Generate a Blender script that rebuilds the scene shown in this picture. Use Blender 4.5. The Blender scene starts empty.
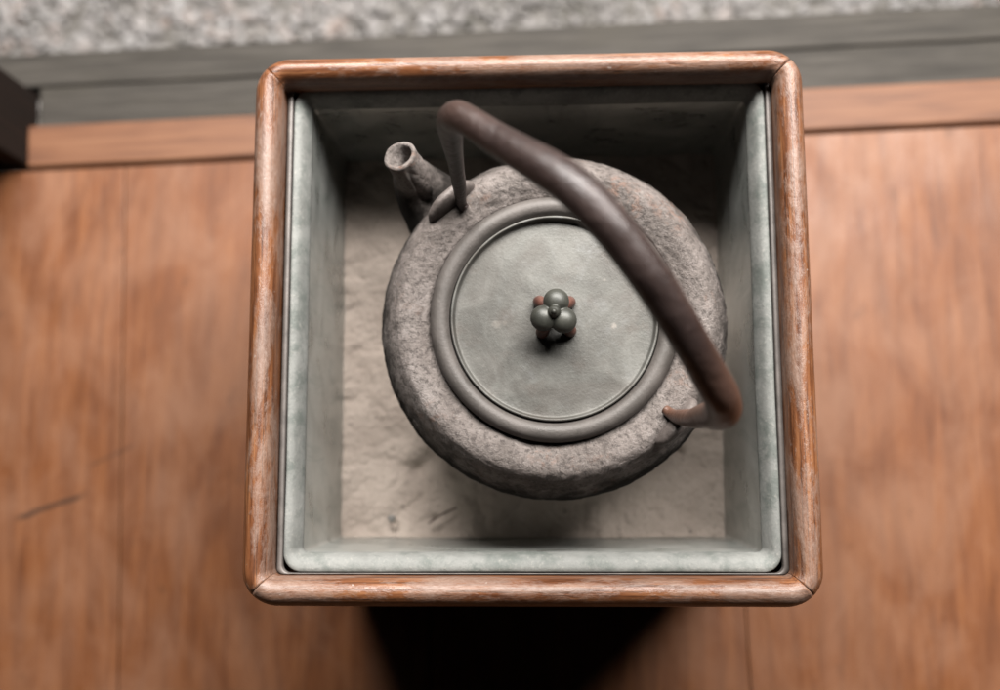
import bpy, bmesh, math, random
from mathutils import Vector, Matrix, Euler, noise
random.seed(7)
S = bpy.context.scene
COL = S.collection
R = math.radians

# ------------------------------------------------------------------ camera
cam_d = bpy.data.cameras.new('camera')
cam = bpy.data.objects.new('camera', cam_d)
COL.objects.link(cam)
cam.location = (0.00534, -0.07844, 0.78906)
cam.rotation_euler = (0.12515, 0.03990, -0.00327)
cam_d.sensor_fit = 'HORIZONTAL'
cam_d.sensor_width = 36.0
cam_d.lens = 35.28
cam_d.clip_start = 0.02
cam_d.clip_end = 60
cam_d.dof.use_dof = True
fwd = cam.rotation_euler.to_matrix() @ Vector((0, 0, -1))
cam_d.dof.focus_distance = (Vector((0.014, 0.0, 0.284)) - cam.location).dot(fwd)
cam_d.dof.aperture_fstop = 2.9
cam_d.dof.aperture_blades = 9
S.camera = cam

# ------------------------------------------------------------------ world, lamps, exposure
W = bpy.data.worlds.new('World')
S.world = W
W.use_nodes = True
bg = W.node_tree.nodes['Background']
bg.inputs['Color'].default_value = (0.80, 0.92, 1.0, 1)
bg.inputs['Strength'].default_value = 0.006


def area_lamp(name, loc, target, sx, sy, power, col):
    l = bpy.data.lights.new(name, 'AREA')
    l.shape = 'RECTANGLE'
    l.size, l.size_y = sx, sy
    l.energy = power
    l.color = col
    o = bpy.data.objects.new(name, l)
    COL.objects.link(o)
    o.location = loc
    o.rotation_euler = (Vector(target) - Vector(loc)).to_track_quat('-Z', 'Y').to_euler()
    return o


# the open garden side of the veranda: one wide soft patch of daylight
area_lamp('daylight', (0.18, 0.82, 1.22), (0.0, 0.0, 0.24), 1.50, 0.44, 107, (1.0, 0.975, 0.945))

S.view_settings.view_transform = 'Standard'
S.view_settings.look = 'None'
S.view_settings.exposure = 0.0
S.view_settings.gamma = 1.0
S.render.engine = 'CYCLES'
S.cycles.use_denoising = True
S.cycles.max_bounces = 8
S.cycles.diffuse_bounces = 2
S.cycles.glossy_bounces = 3


# ------------------------------------------------------------------ helpers
def tag(o, label=None, cat=None, group=None, kind=None):
    if label: o['label'] = label
    if cat: o['category'] = cat
    if group: o['group'] = group
    if kind: o['kind'] = kind
    return o


def empty(name, loc=(0, 0, 0), rz=0):
    o = bpy.data.objects.new(name, None)
    o.empty_display_size = 0.02
    o.location = loc
    o.rotation_euler = (0, 0, rz)
    COL.objects.link(o)
    return o


def link(name, me, mat=None, parent=None, smooth=True, loc=(0, 0, 0), rot=(0, 0, 0)):
    o = bpy.data.objects.new(name, me)
    COL.objects.link(o)
    if mat and not me.materials:
        me.materials.append(mat)
    if smooth and not me.get('flat'):
        for p in me.polygons: p.use_smooth = True
    o.location = loc
    o.rotation_euler = rot
    if parent: o.parent = parent
    return o


def mesh(name, v, f):
    me = bpy.data.meshes.new(name)
    me.from_pydata([tuple(p) for p in v], [], f)
    me.update()
    bm = bmesh.new()
    bm.from_mesh(me)
    bmesh.ops.recalc_face_normals(bm, faces=bm.faces)
    bm.to_mesh(me)
    bm.free()
    return me


def join_loops(loops, closed_u=True, cap0=False, cap1=False, closed_v=False):
    """loops: list of equally long vertex loops -> verts, faces"""
    n = len(loops[0])
    v = [p for l in loops for p in l]
    f = []
    m = len(loops)
    for i in range(m if closed_v else m - 1):
        a, b = i * n, ((i + 1) % m) * n
        for j in range(n if closed_u else n - 1):
            k = (j + 1) % n
            f.append((a + j, a + k, b + k, b + j))
    if cap0: f.append(tuple(range(n - 1, -1, -1)))
    if cap1: f.append(tuple((m - 1) * n + j for j in range(n)))
    return v, f


def lathe(prof, n=128, disp=None, pole=True):
    """prof: (r,z) from the axis or from a rim; r == 0 closes with a pole"""
    loops = []
    for r, z in prof:
        r = max(r, 1e-5)
        loops.append([Vector((r * math.cos(2 * math.pi * j / n), r * math.sin(2 * math.pi * j / n), z)) for j in range(n)])
    if disp: loops = [[disp(p) for p in l] for l in loops]
    return join_loops(loops)


def smooth_prof(pts, k=6):
    out = []
    for i in range(len(pts) - 1):
        p0 = pts[max(i - 1, 0)]; p1 = pts[i]; p2 = pts[i + 1]; p3 = pts[min(i + 2, len(pts) - 1)]
        for s in range(k):
            t = s / k
            out.append(tuple(0.5 * ((2 * b) + (c - a) * t + (2 * a - 5 * b + 4 * c - d) * t * t + (3 * b - a - 3 * c + d) * t ** 3)
                             for a, b, c, d in zip(p0, p1, p2, p3)))
    out.append(tuple(pts[-1]))
    return out


def sweep(path, radii, n=28, flat=1.0, up=Vector((0, 0, 1)), rfun=None, cap=True):
    m = len(path)
    loops = []
    prev = None
    for i in range(m):
        t = (path[min(i + 1, m - 1)] - path[max(i - 1, 0)]).normalized()
        if prev is None:
            a = up - t * up.dot(t)
            if a.length < 1e-4: a = Vector((1, 0, 0)) - t * t.x
            a.normalize()
        else:
            a = (prev - t * prev.dot(t)).normalized()
        prev = a
        b = t.cross(a)
        l = []
        for j in range(n):
            th = 2 * math.pi * j / n
            r = radii[i] * (rfun(i / (m - 1), th) if rfun else 1)
            l.append(path[i] + a * (r * math.cos(th)) + b * (r * flat * math.sin(th)))
        loops.append(l)
    return loops


def rrect(x0, x1, y0, y1, r, z, k=8, m=6):
    """rounded rectangle loop, counter-clockwise from the right end of the front edge"""
    pts = []
    cs = [((x1 - r, y0 + r), -90), ((x1 - r, y1 - r), 0), ((x0 + r, y1 - r), 90), ((x0 + r, y0 + r), 180)]
    for ci, ((cx, cy), a0) in enumerate(cs):
        for j in range(k + 1):
            a = R(a0 + 90 * j / k)
            pts.append(Vector((cx + r * math.cos(a), cy + r * math.sin(a), z)))
        nx, ny = cs[(ci + 1) % 4][0]
        a1 = R(cs[(ci + 1) % 4][1])
        e = Vector((nx + r * math.cos(a1), ny + r * math.sin(a1), z))
        s = pts[-1]
        for j in range(1, m):
            pts.append(s.lerp(e, j / m))
    return pts


def box_mesh(name, sx, sy, sz, bev=0.001, seg=2, cuts=0):
    bm = bmesh.new()
    bmesh.ops.create_cube(bm, size=1)
    for v in bm.verts: v.co = Vector((v.co.x * sx, v.co.y * sy, v.co.z * sz))
    bmesh.ops.bevel(bm, geom=bm.edges[:], offset=bev, segments=seg, affect='EDGES', profile=0.5)
    me = bpy.data.meshes.new(name)
    bm.to_mesh(me)
    bm.free()
    me['flat'] = 1
    return me


# ------------------------------------------------------------------ materials
class NT:
    def __init__(self, name):
        self.m = bpy.data.materials.new(name)
        self.m.use_nodes = True
        self.t = self.m.node_tree
        self.b = self.t.nodes['Principled BSDF']
        self.tc = self.t.nodes.new('ShaderNodeTexCoord')
        self.co = self.tc.outputs['Object']

    def n(self, typ, **kw):
        n = self.t.nodes.new(typ)
        for k, v in kw.items(): setattr(n, k, v)
        return n

    def l(self, a, b): self.t.links.new(a, b)

    def map(self, scale=(1, 1, 1), loc=(0, 0, 0), rnd=None, co=None, rot=(0, 0, 0)):
        m = self.n('ShaderNodeMapping')
        m.inputs['Scale'].default_value = scale
        m.inputs['Location'].default_value = loc
        m.inputs['Rotation'].default_value = rot
        src = co or self.co
        if rnd:
            oi = self.n('ShaderNodeObjectInfo')
            ml = self.n('ShaderNodeVectorMath', operation='MULTIPLY_ADD')
            cmb = self.n('ShaderNodeCombineXYZ')
            for i in range(3): self.l(oi.outputs['Random'], cmb.inputs[i])
            self.l(cmb.outputs[0], ml.inputs[0])
            ml.inputs[1].default_value = rnd
            self.l(src, ml.inputs[2])
            src = ml.outputs[0]
        self.l(src, m.inputs['Vector'])
        return m.outputs[0]

    def noise(self, vec, scale, detail=6, rough=0.6, dist=0.0):
        n = self.n('ShaderNodeTexNoise')
        n.inputs['Scale'].default_value = scale
        n.inputs['Detail'].default_value = detail
        n.inputs['Roughness'].default_value = rough
        n.inputs['Distortion'].default_value = dist
        self.l(vec, n.inputs['Vector'])
        return n.outputs['Fac']

    def vor(self, vec, scale, feature='F1', rand=1.0):
        n = self.n('ShaderNodeTexVoronoi', feature=feature)
        n.inputs['Scale'].default_value = scale
        n.inputs['Randomness'].default_value = rand
        self.l(vec, n.inputs['Vector'])
        return n.outputs['Distance']

    def ramp(self, fac, stops):
        n = self.n('ShaderNodeValToRGB')
        e = n.color_ramp.elements
        while len(e) < len(stops): e.new(0.5)
        for i, (p, c) in enumerate(stops):
            e[i].position = p
            c = c if hasattr(c, '__len__') else (c, c, c)
            e[i].color = (*c, 1)
        self.l(fac, n.inputs[0])
        return n.outputs[0]

    def mix(self, fac, a, b, mode='MIX'):
        n = self.n('ShaderNodeMix', data_type='RGBA', blend_type=mode)
        for s, v in ((n.inputs[0], fac), (n.inputs[6], a), (n.inputs[7], b)):
            if isinstance(v, (int, float)): s.default_value = v
            elif isinstance(v, tuple): s.default_value = (*v, 1)
            else: self.l(v, s)
        return n.outputs[2]

    def math(self, op, a, b=0.0, c=0.0):
        n = self.n('ShaderNodeMath', operation=op)
        for s, v in zip(n.inputs, (a, b, c)):
            if isinstance(v, (int, float)): s.default_value = v
            else: self.l(v, s)
        return n.outputs[0]

    def bump(self, h, dist, strength=1.0, prev=None):
        n = self.n('ShaderNodeBump')
        n.inputs['Strength'].default_value = strength
        n.inputs['Distance'].default_value = dist
        self.l(h, n.inputs['Height'])
        if prev: self.l(prev, n.inputs['Normal'])
        return n.outputs[0]

    def out(self, col=None, rough=None, metal=None, nrm=None, spec=None):
        if col is not None: col = self.mix(1.0, col, (0.56, 0.56, 0.56), 'MULTIPLY')
        for nm, v in (('Base Color', col), ('Roughness', rough), ('Metallic', metal), ('Normal', nrm), ('Specular IOR Level', spec)):
            if v is None: continue
            if isinstance(v, (int, float)): self.b.inputs[nm].default_value = v
            elif isinstance(v, tuple): self.b.inputs[nm].default_value = (*v, 1)
            else: self.l(v, self.b.inputs[nm])
        return self.m


def m_floor():
    t = NT('floor_wood')
    pos = t.n('ShaderNodeNewGeometry').outputs['Position']
    v = t.map((26, 2.4, 26), rnd=(0, 3.7, 0), co=pos)
    grain = t.noise(v, 5.0, 8, 0.66, 0.5)
    blot = t.noise(t.map((3.0, 2.0, 3), (0.4, 0.1, 0), co=pos), 5.0, 6, 0.6, 0.5)
    # cathedral figure: contour lines of a stretched noise field
    field = t.noise(t.map((5.5, 0.9, 1), (0.33, 0.2, 0), co=pos), 1.6, 2, 0.4, 0.15)
    rings = t.math('PINGPONG', t.math('MULTIPLY', field, 26.0), 1.0)
    c = t.ramp(grain, [(0.30, (0.150, 0.049, 0.016)), (0.5, (0.232, 0.080, 0.027)), (0.70, (0.300, 0.115, 0.042))])
    c = t.mix(t.math('MULTIPLY', t.ramp(rings, [(0.10, 1.0), (0.55, 0.0)]), 0.36), c, (0.13, 0.042, 0.015))
    worn = t.ramp(blot, [(0.42, 0.0), (0.66, 0.55)])
    c = t.mix(worn, c, (0.36, 0.182, 0.106))
    c = t.mix(t.ramp(t.noise(t.map((4.0, 1.6, 1), (2.1, 0.7, 0), co=pos), 6.0, 6, 0.62, 0.6), [(0.52, 0.0), (0.72, 0.32)]), c, (0.16, 0.056, 0.020))
    dirt = t.ramp(t.noise(t.map((6, 4.0, 1), co=pos), 8.0, 5, 0.65), [(0.62, 0.0), (0.78, 0.55)])
    c = t.mix(dirt, c, (0.085, 0.040, 0.022))
    # two old scratches across the boards left of the box
    geo = t.n('ShaderNodeNewGeometry')
    wv = t.n('ShaderNodeTexNoise')
    wv.inputs['Scale'].default_value = 60.0
    t.l(geo.outputs['Position'], wv.inputs['Vector'])
    wob = t.n('ShaderNodeVectorMath', operation='MULTIPLY_ADD')
    t.l(wv.outputs['Color'], wob.inputs[0])
    wob.inputs[1].default_value = (0.006, 0.006, 0)
    t.l(geo.outputs['Position'], wob.inputs[2])
    for (ax_, ay_, bx_, by_, wd, k) in SCRATCHES:
        L_ = math.hypot(bx_ - ax_, by_ - ay_)
        an = math.atan2(by_ - ay_, bx_ - ax_)
        mp = t.n('ShaderNodeMapping')
        mp.vector_type = 'TEXTURE'
        mp.inputs['Location'].default_value = ((ax_ + bx_) / 2 + .003, (ay_ + by_) / 2 + .003, 0)
        mp.inputs['Rotation'].default_value = (0, 0, an)
        t.l(wob.outputs[0], mp.inputs['Vector'])
        sx = t.n('ShaderNodeSeparateXYZ')
        t.l(mp.outputs[0], sx.inputs[0])
        across = t.math('DIVIDE', t.math('ABSOLUTE', sx.outputs['Y']), wd)
        along = t.math('DIVIDE', t.math('ABSOLUTE', sx.outputs['X']), L_ / 2)
        msk = t.math('MULTIPLY', t.ramp(across, [(0.3, 1.0), (1.0, 0.0)]), t.ramp(along, [(0.7, 1.0), (1.0, 0.0)]))
        c = t.mix(t.math('MULTIPLY', msk, k), c, (0.05, 0.026, 0.016))
    rough = t.ramp(t.noise(t.map((6, 3, 1), co=pos), 7.0, 5), [(0.3, 0.44), (0.7, 0.62)])
    bmp = t.bump(grain, 0.0006, 0.6)
    return t.out(c, rough, None, bmp, 0.34)


SCRATCHES = [(-0.422, -0.1195, -0.3605, -0.0968, 0.0028, 0.85), (-0.362, -0.0770, -0.322, -0.0570, 0.0018, 0.4)]


def m_rail():
    t = NT('worn_lacquered_wood')
    grain = t.noise(t.map((5, 70, 70), rnd=(2, 5, 1)), 5.0, 9, 0.7, 0.2)
    lines = t.noise(t.map((3, 190, 190), rnd=(7, 5, 1)), 5.0, 4, 0.6, 0.1)
    big = t.noise(t.map((9, 24, 24), rnd=(4, 1, 2)), 1.7, 5, 0.6, 0.6)
    edge = t.noise(t.map((40, 90, 90), rnd=(4, 1, 2)), 4.0, 9, 0.74, 0.2)
    fine = t.noise(t.map((120, 200, 200), rnd=(4, 1, 2)), 4.0, 6, 0.75)
    c = t.ramp(grain, [(0.36, (0.095, 0.031, 0.012)), (0.5, (0.215, 0.077, 0.029)), (0.63, (0.320, 0.135, 0.057))])
    c = t.mix(t.ramp(lines, [(0.38, 0.75), (0.47, 0.0)]), c, (0.060, 0.022, 0.010))
    wornf = t.math('ADD', big, t.math('MULTIPLY', t.math('SUBTRACT', edge, 0.5), 0.50))
    worn = t.ramp(wornf, [(0.455, 0.0), (0.505, 0.28), (0.57, 0.55), (0.67, 0.80)])
    pale = t.ramp(fine, [(0.35, (0.25, 0.155, 0.112)), (0.55, (0.335, 0.228, 0.178)), (0.72, (0.42, 0.315, 0.262))])
    c = t.mix(worn, c, pale)
    fleck = t.ramp(t.noise(t.map((60, 120, 120), rnd=(3, 3, 7)), 5.0, 5, 0.7), [(0.66, 0.0), (0.72, 0.85)])
    c = t.mix(fleck, c, (0.040, 0.018, 0.009))
    chip = t.ramp(t.noise(t.map((90, 130, 130), rnd=(8, 2, 4)), 3.0, 4, 0.65), [(0.69, 0.0), (0.72, 0.8)])
    c = t.mix(chip, c, (0.50, 0.42, 0.37))
    rough = t.mix(worn, (0.38, 0.38, 0.38), (0.52, 0.52, 0.52))
    bmp = t.bump(worn, 0.0004, 0.6)
    bmp = t.bump(t.mix(0.5, lines, fine), 0.0005, 0.5, bmp)
    bmp = t.bump(big, 0.002, 0.35, bmp)
    return t.out(c, rough, None, bmp, 0.5)


def m_panel():
    t = NT('box_side_wood')
    g = t.noise(t.map((4, 4, 30)), 5.0, 6, 0.6, 0.4)
    c = t.ramp(g, [(0.3, (0.10, 0.035, 0.014)), (0.7, (0.24, 0.09, 0.035))])
    return t.out(c, 0.45, None, t.bump(g, 0.0005, 0.5))


def m_liner():
    t = NT('verdigris_metal')
    a = t.noise(t.map(), 24.0, 9, 0.68, 0.2)
    b = t.noise(t.map((1, 1, 1), (3, 1, 0)), 60.0, 8, 0.7, 0.3)
    f = t.noise(t.map(), 520.0, 6, 0.75)
    c = t.ramp(a, [(0.30, (0.190, 0.194, 0.178)), (0.5, (0.285, 0.288, 0.268)), (0.72, (0.375, 0.374, 0.350))])
    c = t.mix(t.ramp(b, [(0.48, 0.0), (0.62, 0.7)]), c, (0.140, 0.160, 0.142))
    c = t.mix(t.ramp(f, [(0.56, 0.0), (0.70, 0.6)]), c, (0.52, 0.49, 0.44))
    c = t.mix(t.ramp(f, [(0.30, 0.5), (0.44, 0.0)]), c, (0.12, 0.125, 0.11))
    rough = t.ramp(a, [(0.3, 0.55), (0.7, 0.78)])
    bmp = t.bump(t.mix(0.45, b, f), 0.0010, 0.7)
    return t.out(c, rough, 0.1, bmp, 0.35)


def m_wall():
    t = NT('dull_bare_metal')
    a = t.noise(t.map((9, 9, 16)), 3.0, 7, 0.62, 0.6)
    b = t.noise(t.map((22, 22, 7), (3, 1, 0)), 3.0, 7, 0.66, 0.8)
    f = t.noise(t.map((1, 1, 1)), 420.0, 5, 0.7)
    c = t.ramp(a, [(0.30, (0.36, 0.37, 0.34)), (0.5, (0.58, 0.59, 0.55)), (0.72, (0.76, 0.765, 0.72))])
    drk = t.ramp(b, [(0.50, 0.0), (0.72, 0.7)])
    c = t.mix(drk, c, (0.22, 0.245, 0.22))
    c = t.mix(t.ramp(f, [(0.62, 0.0), (0.74, 0.4)]), c, (0.60, 0.58, 0.52))
    rough = t.ramp(a, [(0.3, 0.24), (0.7, 0.38)])
    bmp = t.bump(t.mix(0.35, a, f), 0.0005, 0.4)
    return t.out(c, rough, t.ramp(b, [(0.45, 0.62), (0.75, 0.4)]), bmp, 0.5)


def m_flange():
    t = NT('pale_grey_metal')
    a = t.noise(t.map((14, 14, 14)), 4.0, 7, 0.65, 0.4)
    c = t.ramp(a, [(0.3, (0.12, 0.105, 0.095)), (0.7, (0.26, 0.225, 0.205))])
    return t.out(c, 0.5, 0.25, t.bump(a, 0.0004, 0.5))


def m_ash():
    t = NT('ash')
    a = t.noise(t.map(), 28.0, 6, 0.6)
    f = t.noise(t.map(), 520.0, 6, 0.75)
    c = t.ramp(a, [(0.3, (0.44, 0.36, 0.305)), (0.7, (0.60, 0.505, 0.435))])
    c = t.mix(t.ramp(f, [(0.56, 0.0), (0.70, 0.6)]), c, (0.20, 0.17, 0.15))
    c = t.mix(t.ramp(t.noise(t.map((1, 1, 1), (3, 5, 1)), 130.0, 5, 0.7), [(0.64, 0.0), (0.70, 0.8)]), c, (0.10, 0.085, 0.075))
    bmp = t.bump(f, 0.0007, 0.7)
    bmp = t.bump(t.noise(t.map(), 110.0, 5, 0.6), 0.0012, 0.5, bmp)
    return t.out(c, 0.95, None, bmp, 0.15)


def m_iron():
    t = NT('rough_cast_iron')
    big = t.noise(t.map(), 20.0, 6, 0.62, 0.4)
    mid = t.noise(t.map((1, 1, 1), (4, 4, 2)), 85.0, 6, 0.65, 0.3)
    gr = t.noise(t.map(), 640.0, 6, 0.75)
    pit = t.noise(t.map((1, 1, 1), (5, 2, 1)), 330.0, 6, 0.7, 0.3)
    c = t.ramp(big, [(0.28, (0.185, 0.150, 0.133)), (0.52, (0.285, 0.242, 0.220)), (0.75, (0.40, 0.352, 0.325))])
    c = t.mix(t.ramp(mid, [(0.42, 0.45), (0.56, 0.0)]), c, (0.115, 0.094, 0.081))
    c = t.mix(t.ramp(pit, [(0.38, 0.75), (0.50, 0.0)]), c, (0.080, 0.064, 0.056))
    c = t.mix(t.ramp(gr, [(0.55, 0.0), (0.72, 0.45)]), c, (0.56, 0.51, 0.48))
    rust = t.math('MULTIPLY', t.ramp(t.noise(t.map((1, 1, 1), (2, 7, 3)), 26.0, 5, 0.6), [(0.54, 0.0), (0.68, 0.9)]),
                  t.ramp(t.noise(t.map((1, 1, 1), (9, 1, 3)), 260.0, 5, 0.7), [(0.48, 0.0), (0.60, 0.6)]))
    c = t.mix(rust, c, (0.36, 0.165, 0.095))
    # underside shade painted into the colour, round the lower body and spout root
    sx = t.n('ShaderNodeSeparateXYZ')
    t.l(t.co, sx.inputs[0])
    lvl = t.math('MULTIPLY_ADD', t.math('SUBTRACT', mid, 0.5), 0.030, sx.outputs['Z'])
    painted_shade = t.ramp(t.math('MULTIPLY', lvl, 5.0), [(0.485, 0.95), (0.570, 0.0)])
    c = t.mix(painted_shade, c, (0.020, 0.017, 0.015))
    bmp = t.bump(pit, 0.0024, 0.85)
    bmp = t.bump(gr, 0.0009, 0.8, bmp)
    return t.out(c, t.ramp(painted_shade, [(0.0, 0.68), (0.9, 0.92)]), None, bmp, t.ramp(painted_shade, [(0.0, 0.35), (0.9, 0.08)]))


def m_ring():
    t = NT('dark_bronze')
    a = t.noise(t.map(), 45.0, 7, 0.65, 0.5)
    f = t.noise(t.map(), 600.0, 5, 0.7)
    c = t.ramp(a, [(0.3, (0.085, 0.075, 0.066)), (0.7, (0.165, 0.143, 0.130))])
    c = t.mix(t.ramp(f, [(0.62, 0.0), (0.75, 0.45)]), c, (0.34, 0.30, 0.26))
    return t.out(c, t.ramp(a, [(0.3, 0.50), (0.7, 0.66)]), 0.2, t.bump(f, 0.0004, 0.6), 0.45)


def m_lid():
    t = NT('aged_bronze')
    a = t.noise(t.map(), 38.0, 7, 0.62, 0.7)
    b = t.noise(t.map((1, 1, 1), (4, 4, 1)), 90.0, 6, 0.65, 0.5)
    f = t.noise(t.map(), 700.0, 5, 0.7)
    c = t.ramp(a, [(0.28, (0.074, 0.069, 0.060)), (0.5, (0.140, 0.136, 0.121)), (0.74, (0.240, 0.232, 0.211))])
    c = t.mix(t.ramp(b, [(0.54, 0.0), (0.75, 0.5)]), c, (0.25, 0.25, 0.245))
    c = t.mix(t.ramp(t.noise(t.map((1, 1, 1), (1, 8, 2)), 62.0, 5, 0.6), [(0.56, 0.0), (0.76, 0.55)]), c, (0.13, 0.10, 0.082))
    sp = t.vor(t.map((1, 1, 1)), 130.0)
    spm = t.math('MULTIPLY', t.ramp(sp, [(0.07, 1.0), (0.12, 0.0)]), t.ramp(t.noise(t.map((1, 1, 1), (3, 0, 9)), 70.0, 2), [(0.54, 0.0), (0.62, 0.18)]))
    c = t.mix(spm, c, (0.50, 0.46, 0.42))
    # two old lime spots and a scrape
    for (x, y, r, k) in ((0.0316, -0.0042, 0.0019, 0.38), (-0.0305, -0.0030, 0.0030, 0.30), (-0.0262, -0.0024, 0.0020, 0.25), (0.0272, 0.0205, 0.0012, 0.2)):
        d = t.n('ShaderNodeVectorMath', operation='DISTANCE')
        wob = t.n('ShaderNodeVectorMath', operation='MULTIPLY_ADD')
        nv = t.n('ShaderNodeTexNoise')
        nv.inputs['Scale'].default_value = 600.0
        t.l(t.co, nv.inputs['Vector'])
        t.l(nv.outputs['Color'], wob.inputs[0])
        wob.inputs[1].default_value = (0.0030, 0.0030, 0)
        t.l(t.co, wob.inputs[2])
        flat = t.n('ShaderNodeVectorMath', operation='MULTIPLY')
        flat.inputs[1].default_value = (1, 1, 0)
        t.l(wob.outputs[0], flat.inputs[0])
        t.l(flat.outputs[0], d.inputs[0])
        d.inputs[1].default_value = (x + .0015, y + .0015, 0)
        c = t.mix(t.math('MULTIPLY', t.ramp(t.math('DIVIDE', d.outputs['Value'], r), [(0.30, 1.0), (1.0, 0.0)]), k), c, (0.52, 0.46, 0.40))
    for k, an in enumerate((0.4, 1.3, 2.2, 2.9)):
        ln = t.noise(t.map((5, 260, 1), (k * 3.1, k, 0), rot=(0, 0, an)), 3.0, 3, 0.5, 0.3)
        c = t.mix(t.ramp(ln, [(0.70, 0.0), (0.78, 0.14)]), c, (0.34, 0.325, 0.30))
    c = t.mix(t.ramp(t.noise(t.map((1, 1, 1), (6, 6, 6)), 24.0, 6, 0.65, 1.0), [(0.44, 0.0), (0.66, 0.6)]), c, (0.085, 0.072, 0.060))
    rough = t.ramp(a, [(0.3, 0.46), (0.7, 0.62)])
    return t.out(c, rough, 0.3, t.bump(f, 0.0003, 0.6), 0.45)


def m_knob():
    t = NT('dark_green_bronze')
    a = t.noise(t.map(), 160.0, 6, 0.6)
    c = t.ramp(a, [(0.3, (0.036, 0.037, 0.030)), (0.7, (0.075, 0.074, 0.060))])
    return t.out(c, 0.48, 0.25, t.bump(a, 0.0003, 0.5), 0.5)


def m_foot():
    t = NT('red_brown_copper')
    a = t.noise(t.map(), 200.0, 5, 0.6)
    c = t.ramp(a, [(0.3, (0.10, 0.036, 0.026)), (0.7, (0.22, 0.10, 0.074))])
    return t.out(c, 0.4, 0.3, t.bump(a, 0.0002, 0.5), 0.5)


def m_handle():
    t = NT('brown_iron')
    a = t.noise(t.map(), 30.0, 6, 0.6, 0.3)
    f = t.noise(t.map(), 360.0, 6, 0.7)
    c = t.ramp(a, [(0.3, (0.027, 0.017, 0.015)), (0.7, (0.060, 0.037, 0.032))])
    c = t.mix(t.ramp(f, [(0.55, 0.0), (0.75, 0.35)]), c, (0.17, 0.105, 0.085))
    # the thin hooked ends have rusted to a warm brown
    at = t.n('ShaderNodeAttribute', attribute_name='rust')
    rn = t.math('MULTIPLY', at.outputs['Fac'], t.ramp(t.noise(t.map((1, 1, 1), (3, 3, 3)), 60.0, 5), [(0.25, 0.6), (0.6, 1.0)]))
    c = t.mix(rn, c, (0.17, 0.085, 0.056))
    return t.out(c, t.ramp(a, [(0.3, 0.34), (0.7, 0.52)]), 0.15, t.bump(t.noise(t.map(), 75.0, 6, 0.65), 0.0022, 0.6, t.bump(f, 0.0004, 0.6)), 0.45)


def m_lug():
    t = NT('smooth_iron')
    f = t.noise(t.map(), 300.0, 6, 0.7)
    c = t.ramp(f, [(0.3, (0.11, 0.090, 0.080)), (0.7, (0.22, 0.184, 0.168))])
    return t.out(c, 0.55, 0.1, t.bump(f, 0.0008, 0.7), 0.4)


def m_sill():
    t = NT('orange_sill_wood')
    g = t.noise(t.map((1.5, 22, 20)), 7.0, 7, 0.6, 0.3)
    c = t.ramp(g, [(0.25, (0.12, 0.042, 0.016)), (0.5, (0.215, 0.084, 0.034)), (0.8, (0.29, 0.130, 0.060))])
    return t.out(c, 0.62, None, t.bump(g, 0.0006, 0.5), 0.4)


def m_grey():
    t = NT('weathered_grey_wood')
    g = t.noise(t.map((1.6, 26, 20), rnd=(4, 2, 1)), 7.0, 8, 0.65, 0.3)
    b = t.noise(t.map((3, 8, 3), rnd=(1, 6, 2)), 3.0, 4)
    c = t.ramp(g, [(0.25, (0.024, 0.020, 0.016)), (0.5, (0.058, 0.050, 0.041)), (0.8, (0.112, 0.098, 0.083))])
    c = t.mix(t.ramp(b, [(0.5, 0.0), (0.75, 0.6)]), c, (0.065, 0.056, 0.042))
    return t.out(c, 0.72, None, t.bump(g, 0.0009, 0.7), 0.25)


def m_post():
    t = NT('dark_post_wood')
    g = t.noise(t.map((30, 30, 1.5)), 6.0, 7, 0.6)
    c = t.ramp(g, [(0.3, (0.010, 0.006, 0.004)), (0.7, (0.022, 0.011, 0.007))])
    return t.out(c, 0.8, None, t.bump(g, 0.0006, 0.6), 0.2)


def m_gravel():
    t = NT('gravel_stone')
    at = t.n('ShaderNodeAttribute', attribute_name='tone')
    c = t.ramp(at.outputs['Fac'], [(0.0, (0.17, 0.16, 0.14)), (0.3, (0.32, 0.30, 0.28)), (0.6, (0.43, 0.40, 0.385)), (0.85, (0.55, 0.525, 0.51)), (1.0, (0.44, 0.36, 0.32))])
    n = t.noise(t.map(), 180.0, 4)
    c = t.mix(t.ramp(n, [(0.5, 0.0), (0.75, 0.35)]), c, (0.25, 0.24, 0.21))
    return t.out(c, 0.8, None, t.bump(n, 0.001, 0.5), 0.3)


def m_soil():
    t = NT('gravel_bed')
    n = t.noise(t.map(), 60.0, 8, 0.75)
    c = t.ramp(n, [(0.35, (0.10, 0.09, 0.075)), (0.5, (0.27, 0.25, 0.225)), (0.62, (0.46, 0.43, 0.41))])
    return t.out(c, 0.9, None, t.bump(n, 0.006, 0.8), 0.2)


def m_sub():
    t = NT('underfloor')
    n = t.noise(t.map(), 20.0, 4)
    return t.out(t.ramp(n, [(0.3, (0.03, 0.02, 0.014)), (0.7, (0.05, 0.034, 0.024))]), 0.9)


# ------------------------------------------------------------------ the setting (the room is turned 1.84 degrees against the box)
A = R(1.84)


def room(u, v, z=0.0):
    return (u * math.cos(A) - v * math.sin(A), u * math.sin(A) + v * math.cos(A), z)


gz = -0.36
gv, gf = [], []
ng = 60
for i in range(ng + 1):
    for j in range(ng + 1):
        u = -3.5 + 7 * i / ng
        v = 0.10 + 4.4 * j / ng
        gv.append((u, v, 0.006 * noise.noise(Vector((u * 2, v * 2, 0)))))
for i in range(ng):
    for j in range(ng):
        a = i * (ng + 1) + j
        gf.append((a, a + ng + 1, a + ng + 2, a + 1))
ground = link('ground', mesh('ground', gv, gf), m_soil(), loc=(0, 0, gz), rot=(0, 0, A))
tag(ground, 'grey gravel bed outside the veranda at the top of the photo', None, None, 'structure')


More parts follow.
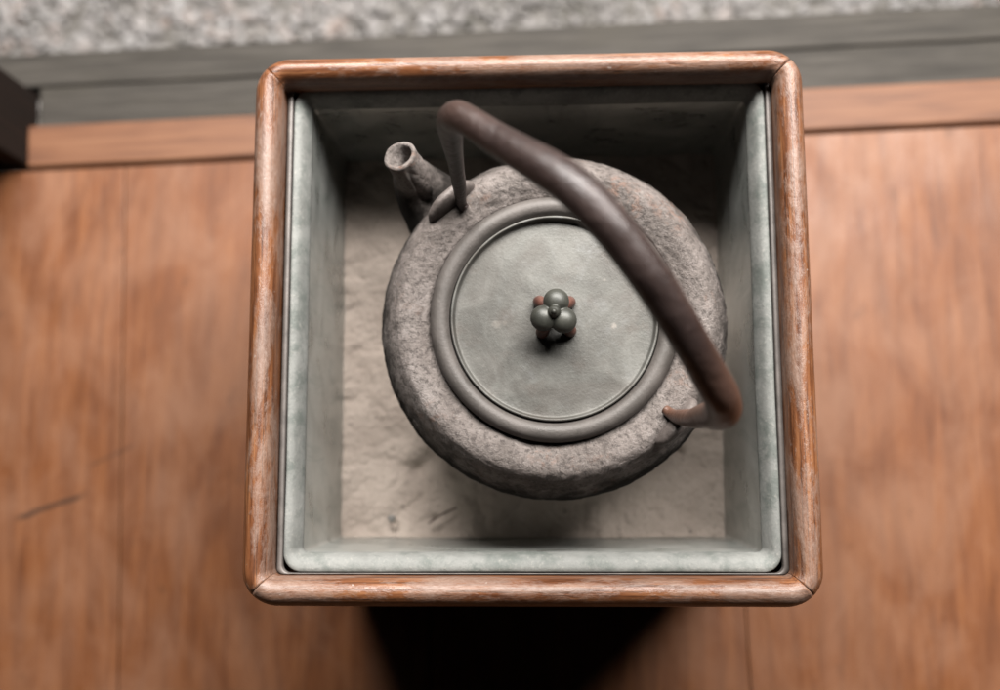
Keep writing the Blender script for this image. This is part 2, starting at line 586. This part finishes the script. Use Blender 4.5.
def build_gravel():
    bm = bmesh.new()
    bmesh.ops.create_icosphere(bm, subdivisions=1, radius=1)
    bv = [v.co.copy() for v in bm.verts]
    bf = [tuple(v.index for v in f.verts) for f in bm.faces]
    bm.free()
    V, F, T = [], [], []
    rnd = random.Random(11)
    for k in range(19000):
        u = rnd.uniform(-1.15, 1.15)
        v = 0.25 + 0.60 * rnd.random() ** 1.25
        s = rnd.choice((0.004, 0.005, 0.006, 0.007, 0.009)) * rnd.uniform(0.8, 1.3)
        rot = Euler((rnd.uniform(0, 6.28), rnd.uniform(0, 6.28), rnd.uniform(0, 6.28))).to_matrix()
        sc = Vector((rnd.uniform(0.75, 1.3), rnd.uniform(0.75, 1.2), rnd.uniform(0.5, 0.85)))
        z = rnd.uniform(-0.001, 0.007)
        base = len(V)
        jit = rnd.uniform(0, 50)
        for p in bv:
            q = p * (1 + 0.22 * noise.noise(p * 1.4 + Vector((jit, 0, 0))))
            q = rot @ Vector((q.x * sc.x, q.y * sc.y, q.z * sc.z)) * s
            V.append((u + q.x, v + q.y, z + q.z))
        F += [tuple(i + base for i in f) for f in bf]
        patch = noise.noise(Vector((u * 7, v * 7, 3))) * 0.5
        tone = min(1, max(0, rnd.betavariate(2.6, 1.7) + patch))
        T += [tone] * len(bv)
    me = bpy.data.meshes.new('gravel')
    me.from_pydata(V, [], F)
    at = me.attributes.new('tone', 'FLOAT', 'POINT')
    at.data.foreach_set('value', T)
    me.update()
    return me


gr = link('gravel', build_gravel(), m_gravel(), loc=(0, 0, gz), rot=(0, 0, A))
tag(gr, 'pale grey gravel stones covering the ground outside', 'gravel', None, 'stuff')

fm = m_floor()
floor = link('floor', box_mesh('floor', 2.8, 1.9, 0.03, 0.002), m_sub(), smooth=False, loc=room(0, -0.765, -0.037), rot=(0, 0, A))
tag(floor, 'brown wooden plank floor of the veranda', None, None, 'structure')
PW = 0.2475
pm = None
for i in range(-4, 6):
    c = -0.089 + PW * (i + 0.5)
    if pm is None:
        pm = box_mesh('plank', PW - 0.0008, 1.88, 0.022, 0.0008, 2)
    link('plank', pm, fm, floor, loc=(c, 1.0115 - 0.94 - 0.06, 0.026 + random.uniform(-0.0002, 0.0002)))

sill = link('wooden_sill', box_mesh('wooden_sill', 1.75, 0.036, 0.03, 0.0018, 3), m_sill(), loc=room(-0.4213 + 0.875, 0.2085, -0.0155), rot=(0, 0, A))
tag(sill, 'orange brown wooden sill strip along the edge of the plank floor', 'sill')
gm = m_grey()
t1 = link('door_track', box_mesh('door_track', 1.75, 0.0390, 0.03, 0.002, 3), gm, loc=room(-0.4213 + 0.875, 0.2482, -0.033), rot=(0, 0, A))
tag(t1, 'weathered grey track board lying directly against the orange sill', 'track board', 'grey boards outside the sill')
t2 = link('door_track', box_mesh('door_track', 2.9, 0.031, 0.034, 0.002, 3), gm, loc=room(0.0, 0.2868, -0.041), rot=(0, 0, A))
tag(t2, 'weathered grey track board next to the gravel, outermost of the boards', 'track board', 'grey boards outside the sill')
post = link('wooden_post', box_mesh('wooden_post', 0.11, 0.069, 1.7, 0.003, 2), m_post(), loc=room(-0.4765, 0.2265, 0.83), rot=(0, 0, A))
tag(post, 'dark brown square post at the left end of the sill', 'post')

# ------------------------------------------------------------------ the brazier box
HW, HD, HT = 0.1538, 0.1522, 0.270
box = empty('wooden_brazier', (-0.0004, 0.0010, 0))
tag(box, 'square wooden brazier box with worn rounded orange brown rim', 'brazier')
railm = m_rail()
RW, RH, RC = 0.0160, 0.033, 0.020
# section of a rail: (inset from the outer face, height)
sec = [(0.0012, -RH), (0.0003, -RH + 0.004), (0.0, -0.018), (0.0002, -0.012), (0.0012, -0.0070), (0.0030, -0.0035), (0.0054, -0.0012),
       (0.0078, -0.0002), (0.0100, -0.0004), (0.0124, -0.0018), (0.0143, -0.0042), (0.0154, -0.0072), (0.0159, -0.0110), (0.0160, -0.020), (0.0158, -RH)]


def rail(half_len, off, gap_a, gap_b, turn, name='rim_rail'):
    """local x runs along the rail, -y is outward; off = distance of the outer face from the centre"""
    path = []          # (x, y, nx, ny): outer point and inward direction
    cx, cy = half_len - RC, -(off - RC)
    k = 8
    for j in range(k + 1):
        a = R(225 + gap_a) + (R(270) - R(225 + gap_a)) * j / k
        path.append((-cx + RC * math.cos(a), cy + RC * math.sin(a), -math.cos(a), -math.sin(a)))
    m = 40
    for j in range(1, m):
        path.append((-cx + 2 * cx * j / m, -off, 0.0, 1.0))
    for j in range(k + 1):
        a = R(270) + (R(315 - gap_b) - R(270)) * j / k
        path.append((cx + RC * math.cos(a), cy + RC * math.sin(a), -math.cos(a), -math.sin(a)))
    loops = []
    for (x, y, nx, ny) in path:
        l = []
        for (d, h) in sec:
            q = Matrix.Rotation(R(turn), 3, 'Z') @ Vector((x + nx * d, y + ny * d, h))
            w = noise.noise(q * 24)
            w2 = noise.noise(q * 100 + Vector((0, 0, 7)))
            dd = d + 0.00022 * w + 0.00008 * w2
            l.append(Vector((x + nx * dd, y + ny * dd, h + (0.00035 * w + 0.0001 * w2 if h > -0.02 else 0))))
        loops.append(l)
    v, f = join_loops(loops, True, True, True)
    return mesh(name, v, f)


G = {'bl': 0.8, 'br': 0.7, 'tr': 2.2, 'tl': 0.0}
link('rim_rail', rail(HW, HD, G['bl'], G['br'], 0), railm, box, loc=(0, 0, HT))                                    # front
link('rim_rail', rail(HD, HW, G['br'], G['tr'], 90), railm, box, loc=(0, 0, HT), rot=(0, 0, R(90)))                 # right
link('rim_rail', rail(HW, HD, G['tr'], G['tl'], 180), railm, box, loc=(0, 0, HT), rot=(0, 0, R(180)))                # back
link('rim_rail', rail(HD, HW, G['tl'], G['bl'], 270), railm, box, loc=(0, 0, HT), rot=(0, 0, R(270)))               # left
pmw = m_panel()
PT, PI, PZ = 0.008, 0.0065, HT - RH - 0.001
for (sx, sy, lx, ly) in ((2 * (HW - PI), PT, 0, -(HD - PI - PT / 2)), (2 * (HW - PI), PT, 0, HD - PI - PT / 2),
                         (PT, 2 * (HD - PI - PT) - 0.0006, HW - PI - PT / 2, 0), (PT, 2 * (HD - PI - PT) - 0.0006, -(HW - PI - PT / 2), 0)):
    link('side_panel', box_mesh('side_panel', sx, sy, PZ - 0.001, 0.0015, 2), pmw, box, loc=(lx, ly, (PZ + 0.001) / 2))

# ------------------------------------------------------------------ the metal liner
liner = empty('metal_liner')
tag(liner, 'grey green metal tray lining the inside of the wooden box', 'liner')
lm = m_liner()
# outer edge of the lip
lx, lyf, lyb = 0.1337, -0.1338, 0.1392
zf = HT - 0.0175
lo = [rrect(-lx, lx, lyf, lyb, 0.0100, zf - 0.006), rrect(-lx, lx, lyf, lyb, 0.0100, zf - 0.0008),
      rrect(-lx + 0.0006, lx - 0.0006, lyf + 0.0006, lyb - 0.0006, 0.0096, zf),
      rrect(-lx + 0.0018, lx - 0.0018, lyf + 0.0026, lyb - 0.0018, 0.0076, zf - 0.0003),
      rrect(-lx + 0.0033, lx - 0.0033, lyf + 0.0050, lyb - 0.0033, 0.0064, zf - 0.0009),
      rrect(-lx + 0.0046, lx - 0.0046, lyf + 0.0071, lyb - 0.0046, 0.0052, zf - 0.0024),
      rrect(-lx + 0.0058, lx - 0.0058, lyf + 0.0084, lyb - 0.0058, 0.0044, zf - 0.0048),
      rrect(-lx + 0.0070, lx - 0.0070, lyf + 0.0092, lyb - 0.0070, 0.0036, zf - 0.0080),
      rrect(-lx + 0.0080, lx - 0.0080, lyf + 0.0097, lyb - 0.0080, 0.0030, zf - 0.0112),
      rrect(-lx + 0.0080, lx - 0.0080, lyf + 0.0096, lyb - 0.0080, 0.0028, zf - 0.0128),
      rrect(-lx + 0.0064, lx - 0.0064, lyf + 0.0078, lyb - 0.0064, 0.0028, zf - 0.0136)]


def dent(p, amp=0.0005):
    q = p * 28
    return p + Vector((noise.noise(q), noise.noise(q + Vector((9, 0, 0))), noise.noise(q + Vector((0, 9, 0))))) * amp


v, f = join_loops([[dent(p, 0.0004) for p in l] for l in lo])
link('lip', mesh('lip', v, f), lm, liner)
wz = [zf - 0.0137, zf - 0.0180, zf - 0.025, zf - 0.045, zf - 0.065, zf - 0.085, zf - 0.105, zf - 0.123]
wo = []
for i, z in enumerate(wz):
    ins = 0.0072 + 0.0030 * i / (len(wz) - 1)
    wo.append([dent(p, 0.0007) for p in rrect(-lx + ins, lx - ins, lyf + ins + 0.0012, lyb - ins, 0.0028, z, 8, 14)])
v, f = join_loops(wo, True, False, True)
link('wall', mesh('wall', v, f), m_wall(), liner)
fx, fyf, fyb = HW - RW - 0.0008, -(HD - RW - 0.0003) + 0.0012, lyb + 0.0016
fl = [rrect(-fx, fx, fyf, fyb, 0.0030, zf - 0.003), rrect(-fx, fx, fyf, fyb, 0.0030, zf + 0.0008),
      rrect(-lx - 0.0009, lx + 0.0009, lyf - 0.0005, lyb + 0.0009, 0.0042, zf + 0.0010),
      rrect(-lx - 0.0006, lx + 0.0006, lyf - 0.0004, lyb + 0.0006, 0.0044, zf + 0.0004),
      rrect(-lx - 0.0006, lx + 0.0006, lyf - 0.0004, lyb + 0.0006, 0.0044, zf - 0.003)]
v, f = join_loops(fl)
link('flange', mesh('flange', v, f), m_flange(), liner)

# ------------------------------------------------------------------ the ash
ax, ayf, ayb, az = lx - 0.0098, lyf + 0.0112, lyb - 0.0098, 0.1490
nx = ny = 260
av, af = [], []
pits = [(-0.0735, -0.079, 0.0055, 0.0045), (-0.066, -0.073, 0.007, 0.004), (0.097, -0.068, 0.0028, 0.005), (-0.090, -0.115, 0.003, 0.003), (-0.062, -0.111, 0.002, 0.003), (0.070, -0.060, 0.010, 0.003)]
for i in range(nx + 1):
    for j in range(ny + 1):
        x = -ax + 2 * ax * i / nx
        y = ayf + (ayb - ayf) * j / ny
        p = Vector((x, y, 0))
        h = 0.0060 * noise.noise(p * 14 + Vector((3, 1, 0)))
        w = Vector((noise.noise(p * 30 + Vector((1, 2, 3))), noise.noise(p * 30 + Vector((7, 2, 3))), 0)) * 0.010
        h += 0.0042 * abs(noise.noise((p + w) * 36 + Vector((0, 0, 8)))) + 0.0016 * abs(noise.noise((p + w) * 80 + Vector((0, 0, 5))))
        h += 0.0009 * abs(noise.noise(p * 170)) + 0.0005 * noise.noise(p * 380) - 0.003
        for (px, py, pr, pd) in pits:
            h -= pd * math.exp(-((x - px) ** 2 + (y - py) ** 2) / (pr * pr))
        edge = min(ax - abs(x), y - ayf, ayb - y)
        h += 0.0015 * math.exp(-edge / 0.004)
        av.append((x, y, h))
for i in range(nx):
    for j in range(ny):
        a = i * (ny + 1) + j
        af.append((a, a + ny + 1, a + ny + 2, a + 1))
ash = link('ash', mesh('ash', av, af), m_ash(), loc=(0, 0, az))
tag(ash, 'grey beige ash bed filling the metal tray under the kettle', 'ash', None, 'stuff')


def twig(pts, r, name, label, col):
    path = [Vector(p) for p in smooth_prof(pts, 5)]
    rr = [r * (0.7 + 0.5 * random.random()) for _ in path]
    v, f = join_loops(sweep(path, rr, 7), True, True, True)
    t = NT(name)
    n = t.noise(t.map(), 300.0, 4)
    m = t.out(t.ramp(n, [(0.3, tuple(c * 0.6 for c in col)), (0.7, col)]), 0.8)
    return tag(link(name, mesh(name, v, f), m), label, 'twig')


twig([(-0.066, -0.1135, az + .004), (-0.058, -0.108, az + .0055), (-0.048, -0.1035, az + .004)], 0.0007, 'twig', 'short brown twig lying in the ash near the front wall', (0.16, 0.11, 0.085))
bm = bmesh.new()
bmesh.ops.create_icosphere(bm, subdivisions=3, radius=0.0024)
for q in bm.verts:
    q.co += q.co * 0.35 * noise.noise(q.co * 300)
    q.co.z *= 0.6
me = bpy.data.meshes.new('clinker')
bm.to_mesh(me); bm.free()
tm = NT('clinker_stone')
tag(link('clinker', me, tm.out(tm.ramp(tm.noise(tm.map(), 250.0, 4), [(0.3, (0.18, 0.165, 0.15)), (0.7, (0.30, 0.285, 0.265))]), 0.85), loc=(-0.0905, -0.1105, az + 0.0030)),
    'small grey clinker lump on the ash in the front left part', 'clinker')

# ------------------------------------------------------------------ the kettle
KX, KY = 0.0140, 0.0025
kettle = empty('iron_kettle', (KX, KY, 0.140))
kettle.scale = (1.02, 1.02, 1.02)
tag(kettle, 'round rough cast iron tea kettle with arched brown handle standing in the ash', 'kettle')
kz = -0.140
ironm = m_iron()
prof = smooth_prof([(0.0585, 0.2500), (0.0645, 0.2525), (0.0668, 0.2572), (0.0700, 0.2592), (0.0745, 0.2615), (0.0795, 0.2627), (0.0840, 0.2608),
                    (0.0880, 0.2550), (0.0922, 0.2465), (0.0955, 0.2370), (0.0970, 0.2260), (0.0965, 0.2130), (0.0935, 0.2000), (0.0885, 0.1850),
                    (0.0790, 0.1660), (0.0690, 0.1490), (0.0620, 0.1405), (0.0, 0.1400)], 9)


def rough(p):
    q = Vector((p.x, p.y, p.z))
    d = 0.00055 * noise.noise(q * 95) + 0.00050 * noise.noise(q * 260) + 0.00025 * noise.noise(q * 600)
    r = Vector((p.x, p.y, 0))
    if r.length < 0.05: return Vector((p.x, p.y, p.z + kz))
    c = Vector((r.x, r.y, 0)).normalized() * 0.075 + Vector((0, 0, 0.225))
    n = (q - c).normalized()
    q = q + n * d
    return Vector((q.x, q.y, q.z + kz))


v, f = lathe(prof, 300, rough)
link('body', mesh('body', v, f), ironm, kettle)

# spout, on the diagonal towards the back left
ang = R(133.2)
er = Vector((math.cos(ang), math.sin(ang), 0))
ez = Vector((0, 0, 1))
sp = smooth_prof([(0.078, 0.2140), (0.0930, 0.2190), (0.1060, 0.2275), (0.1128, 0.2400), (0.1145, 0.2550), (0.1200, 0.2690)], 7)
path = [er * a + ez * (b + kz) for a, b in sp]
rad = [r[0] for r in smooth_prof([(0.0250, 0), (0.0225, 0), (0.0178, 0), (0.0128, 0), (0.0094, 0), (0.0092, 0)], 7)]


def crease(t, th):
    d = (th - 6.05 + math.pi) % (2 * math.pi) - math.pi
    return 1 - 0.30 * math.exp(-(d / 0.17) ** 2) * max(0, min(1, (0.97 - t) * 6)) * max(0, min(1, (t - 0.25) * 4))


loops = sweep(path, rad, 48, 1.0, ez, crease)
tip_t = (path[-1] - path[-2]).normalized()
c = path[-1]
for (sc, dz) in ((0.94, 0.0008), (0.80, 0.0010), (0.73, 0.0003), (0.69, -0.0015), (0.63, -0.0050), (0.58, -0.0100), (0.54, -0.018), (0.52, -0.032)):
    off = er * (-0.0042 * min(1, max(0, -dz) / 0.008))
    loops.append([c + (p - c) * sc + tip_t * dz + off for p in loops[len(path) - 1]])
loops = [[p + Vector((noise.noise(p * 150), noise.noise(p * 150 + Vector((5, 0, 0))), noise.noise(p * 150 + Vector((0, 5, 0))))) * 0.0005 for p in l] for l in loops]
v, f = join_loops(loops, True, True, True)
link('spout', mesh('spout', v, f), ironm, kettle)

# lugs: two low half-round ridges set across the handle's line
lugm = m_lug()


def lug(angle, rr, zb, tilt):
    bm = bmesh.new()
    bmesh.ops.create_uvsphere(bm, u_segments=36, v_segments=20, radius=1)
    for q in bm.verts:
        x, y, z = q.co
        s = lambda a, e: math.copysign(abs(a) ** e, a)
        q.co = Vector((s(x, 0.8) * 0.0040, s(y, 0.75) * 0.0160, s(z, 0.85) * 0.0105))
        q.co.z += -0.0035 * (abs(q.co.y) / 0.016) ** 2
        q.co += q.co.normalized() * 0.0005 * noise.noise(q.co * 230 + Vector((angle, 0, 0)))
    me = bpy.data.meshes.new('lug')
    bm.to_mesh(me); bm.free()
    return link('lug', me, lugm, kettle, loc=(rr * math.cos(angle), rr * math.sin(angle), zb + kz), rot=(0, tilt, angle))


lug(R(130.6), 0.0845, 0.2620, R(12))
lug(R(-41.6), 0.0845, 0.2620, R(12))

# handle
P1 = Vector((-0.0357 - KX, 0.0645 - KY, 0.262 + kz))
P2 = Vector((0.0742 - KX, -0.0504 - KY, 0.262 + kz))
e1 = (P2 - P1); L = e1.length; e1.normalize()
e2 = Vector((-e1.y, e1.x, 0))
hp = [(0.0035, 0.0020, 0.0024), (0.0005, 0.0050, 0.0028), (-0.0010, 0.020, 0.0034), (-0.0045, 0.052, 0.0040), (-0.0075, 0.078, 0.0055), (-0.0078, 0.0915, 0.0063), (-0.0038, 0.1028, 0.0067), (0.0055, 0.1108, 0.0065),
      (0.0210, 0.1190, 0.0068), (0.0400, 0.1310, 0.0075), (0.0600, 0.1410, 0.0080), (0.0800, 0.1425, 0.0081), (0.1000, 0.1385, 0.0080),
      (0.1200, 0.1310, 0.0078), (0.1370, 0.1205, 0.0075), (0.1515, 0.1100, 0.0074), (0.1622, 0.1005, 0.0076), (0.1675, 0.0885, 0.0077), (0.1682, 0.0760, 0.0071), (0.1668, 0.0610, 0.0060),
      (0.1650, 0.0350, 0.0047), (0.1610, 0.0120, 0.0036), (0.1580, 0.0050, 0.0028), (0.1540, 0.0020, 0.0024)]
hs = smooth_prof(hp, 6)
path, rad, rust = [], [], []
for s, h, r in hs:
    k = s / L
    lean = 0.122 + (0.078 - 0.122) * k
    path.append(P1 + e1 * s + e2 * (lean * h + 1.6 * max(0, h - 0.10) ** 2) + ez * h)
    rad.append(r * 1.02 * (1 + 0.025 * noise.noise(Vector((s * 55, h * 40, 2)))))
    rust.append(max(0.0, min(1.0, (0.122 - h) / 0.035)) if k > 0.5 else 0.18 * max(0.0, min(1.0, 1 - abs(h - 0.105) / 0.014)))
loops = sweep(path, rad, 32, 1.0, e2)
v, f = join_loops(loops, True, True, True)
v = [p + (Vector((noise.noise(p * 60), noise.noise(p * 60 + Vector((7, 0, 0))), noise.noise(p * 60 + Vector((0, 7, 0)))))) * 0.0003 for p in v]
hm = mesh('handle', v, f)
at = hm.attributes.new('rust', 'FLOAT', 'POINT')
at.data.foreach_set('value', [rust[i // 32] for i in range(len(v))])
link('handle', hm, m_handle(), kettle)

# lid: recessed disc, rolled outer ring, knob on four little feet
lid_z = 0.140 + kz
dz = 0.2590
lid = link('lid', mesh('lid', *lathe(smooth_prof([(0.0, dz + 0.0006), (0.012, dz + 0.0006), (0.030, dz + 0.0004), (0.046, dz), (0.0515, dz), (0.0528, dz + 0.0003)], 5)
                                     + [(0.0534, dz + 0.0016), (0.0537, dz + 0.0038), (0.0540, dz + 0.0043), (0.0546, dz + 0.0044), (0.0550, dz + 0.0040), (0.0552, dz + 0.0030), (0.0553, 0.252), (0.0, 0.252)], 160)),
           m_lid(), kettle, loc=(0, 0, kz))
rp = smooth_prof([(0.0556, 0.2530), (0.0556, 0.2600), (0.0562, 0.2618), (0.0578, 0.2638), (0.0602, 0.2648), (0.0628, 0.2644), (0.0648, 0.2628), (0.0660, 0.2602), (0.0661, 0.2575), (0.0655, 0.2545), (0.0650, 0.2530)], 5)
link('ring', mesh('ring', *lathe(rp, 160)), m_ring(), lid)
bm = bmesh.new()


def ball(bm, c, r, sq=(1, 1, 1), seg=28):
    g = bmesh.ops.create_uvsphere(bm, u_segments=seg, v_segments=seg // 2, radius=1)
    for q in g['verts']:
        q.co = Vector((q.co.x * r * sq[0] + c[0], q.co.y * r * sq[1] + c[1], q.co.z * r * sq[2] + c[2]))


kb = dz + 0.0165
for a in (80, 205, 322):
    ball(bm, (0.0062 * math.cos(R(a)), 0.0062 * math.sin(R(a)), kb), 0.0068, (1, 1, 0.82))
ball(bm, (0, 0, kb + 0.0048), 0.0032)
ball(bm, (-0.0003, -0.0004, kb + 0.0078), 0.0014)
ball(bm, (0, 0, kb - 0.008), 0.0040, (1, 1, 2.0))
me = bpy.data.meshes.new('knob')
bm.to_mesh(me); bm.free()
kn = link('knob', me, m_knob(), lid, loc=(-0.0002, 0.0002, 0))
md = kn.modifiers.new('weld', 'REMESH'); md.mode = 'VOXEL'; md.voxel_size = 0.00035; md.use_smooth_shade = True
md = kn.modifiers.new('soften', 'SMOOTH'); md.iterations = 5; md.factor = 0.5
ftm = m_foot()
for (x, y) in ((-0.0078, 0.0082), (0.0080, 0.0078), (-0.0064, -0.0078), (0.0082, -0.0072)):
    path = [Vector(p) for p in smooth_prof([(x * 1.04, y * 1.04, dz - 0.0006), (x * 1.02, y * 1.02, dz + 0.0035), (x * 0.85, y * 0.85, dz + 0.0085), (x * 0.4, y * 0.4, dz + 0.0130)], 5)]
    rr = [r[0] for r in smooth_prof([(0.0024, 0), (0.0034, 0), (0.0032, 0), (0.0022, 0)], 5)]
    v, f = join_loops(sweep(path, rr, 18, 1.0, Vector((0, 1, 0))), True, True, True)
    link('knob_foot', mesh('knob_foot', v, f), ftm, lid)
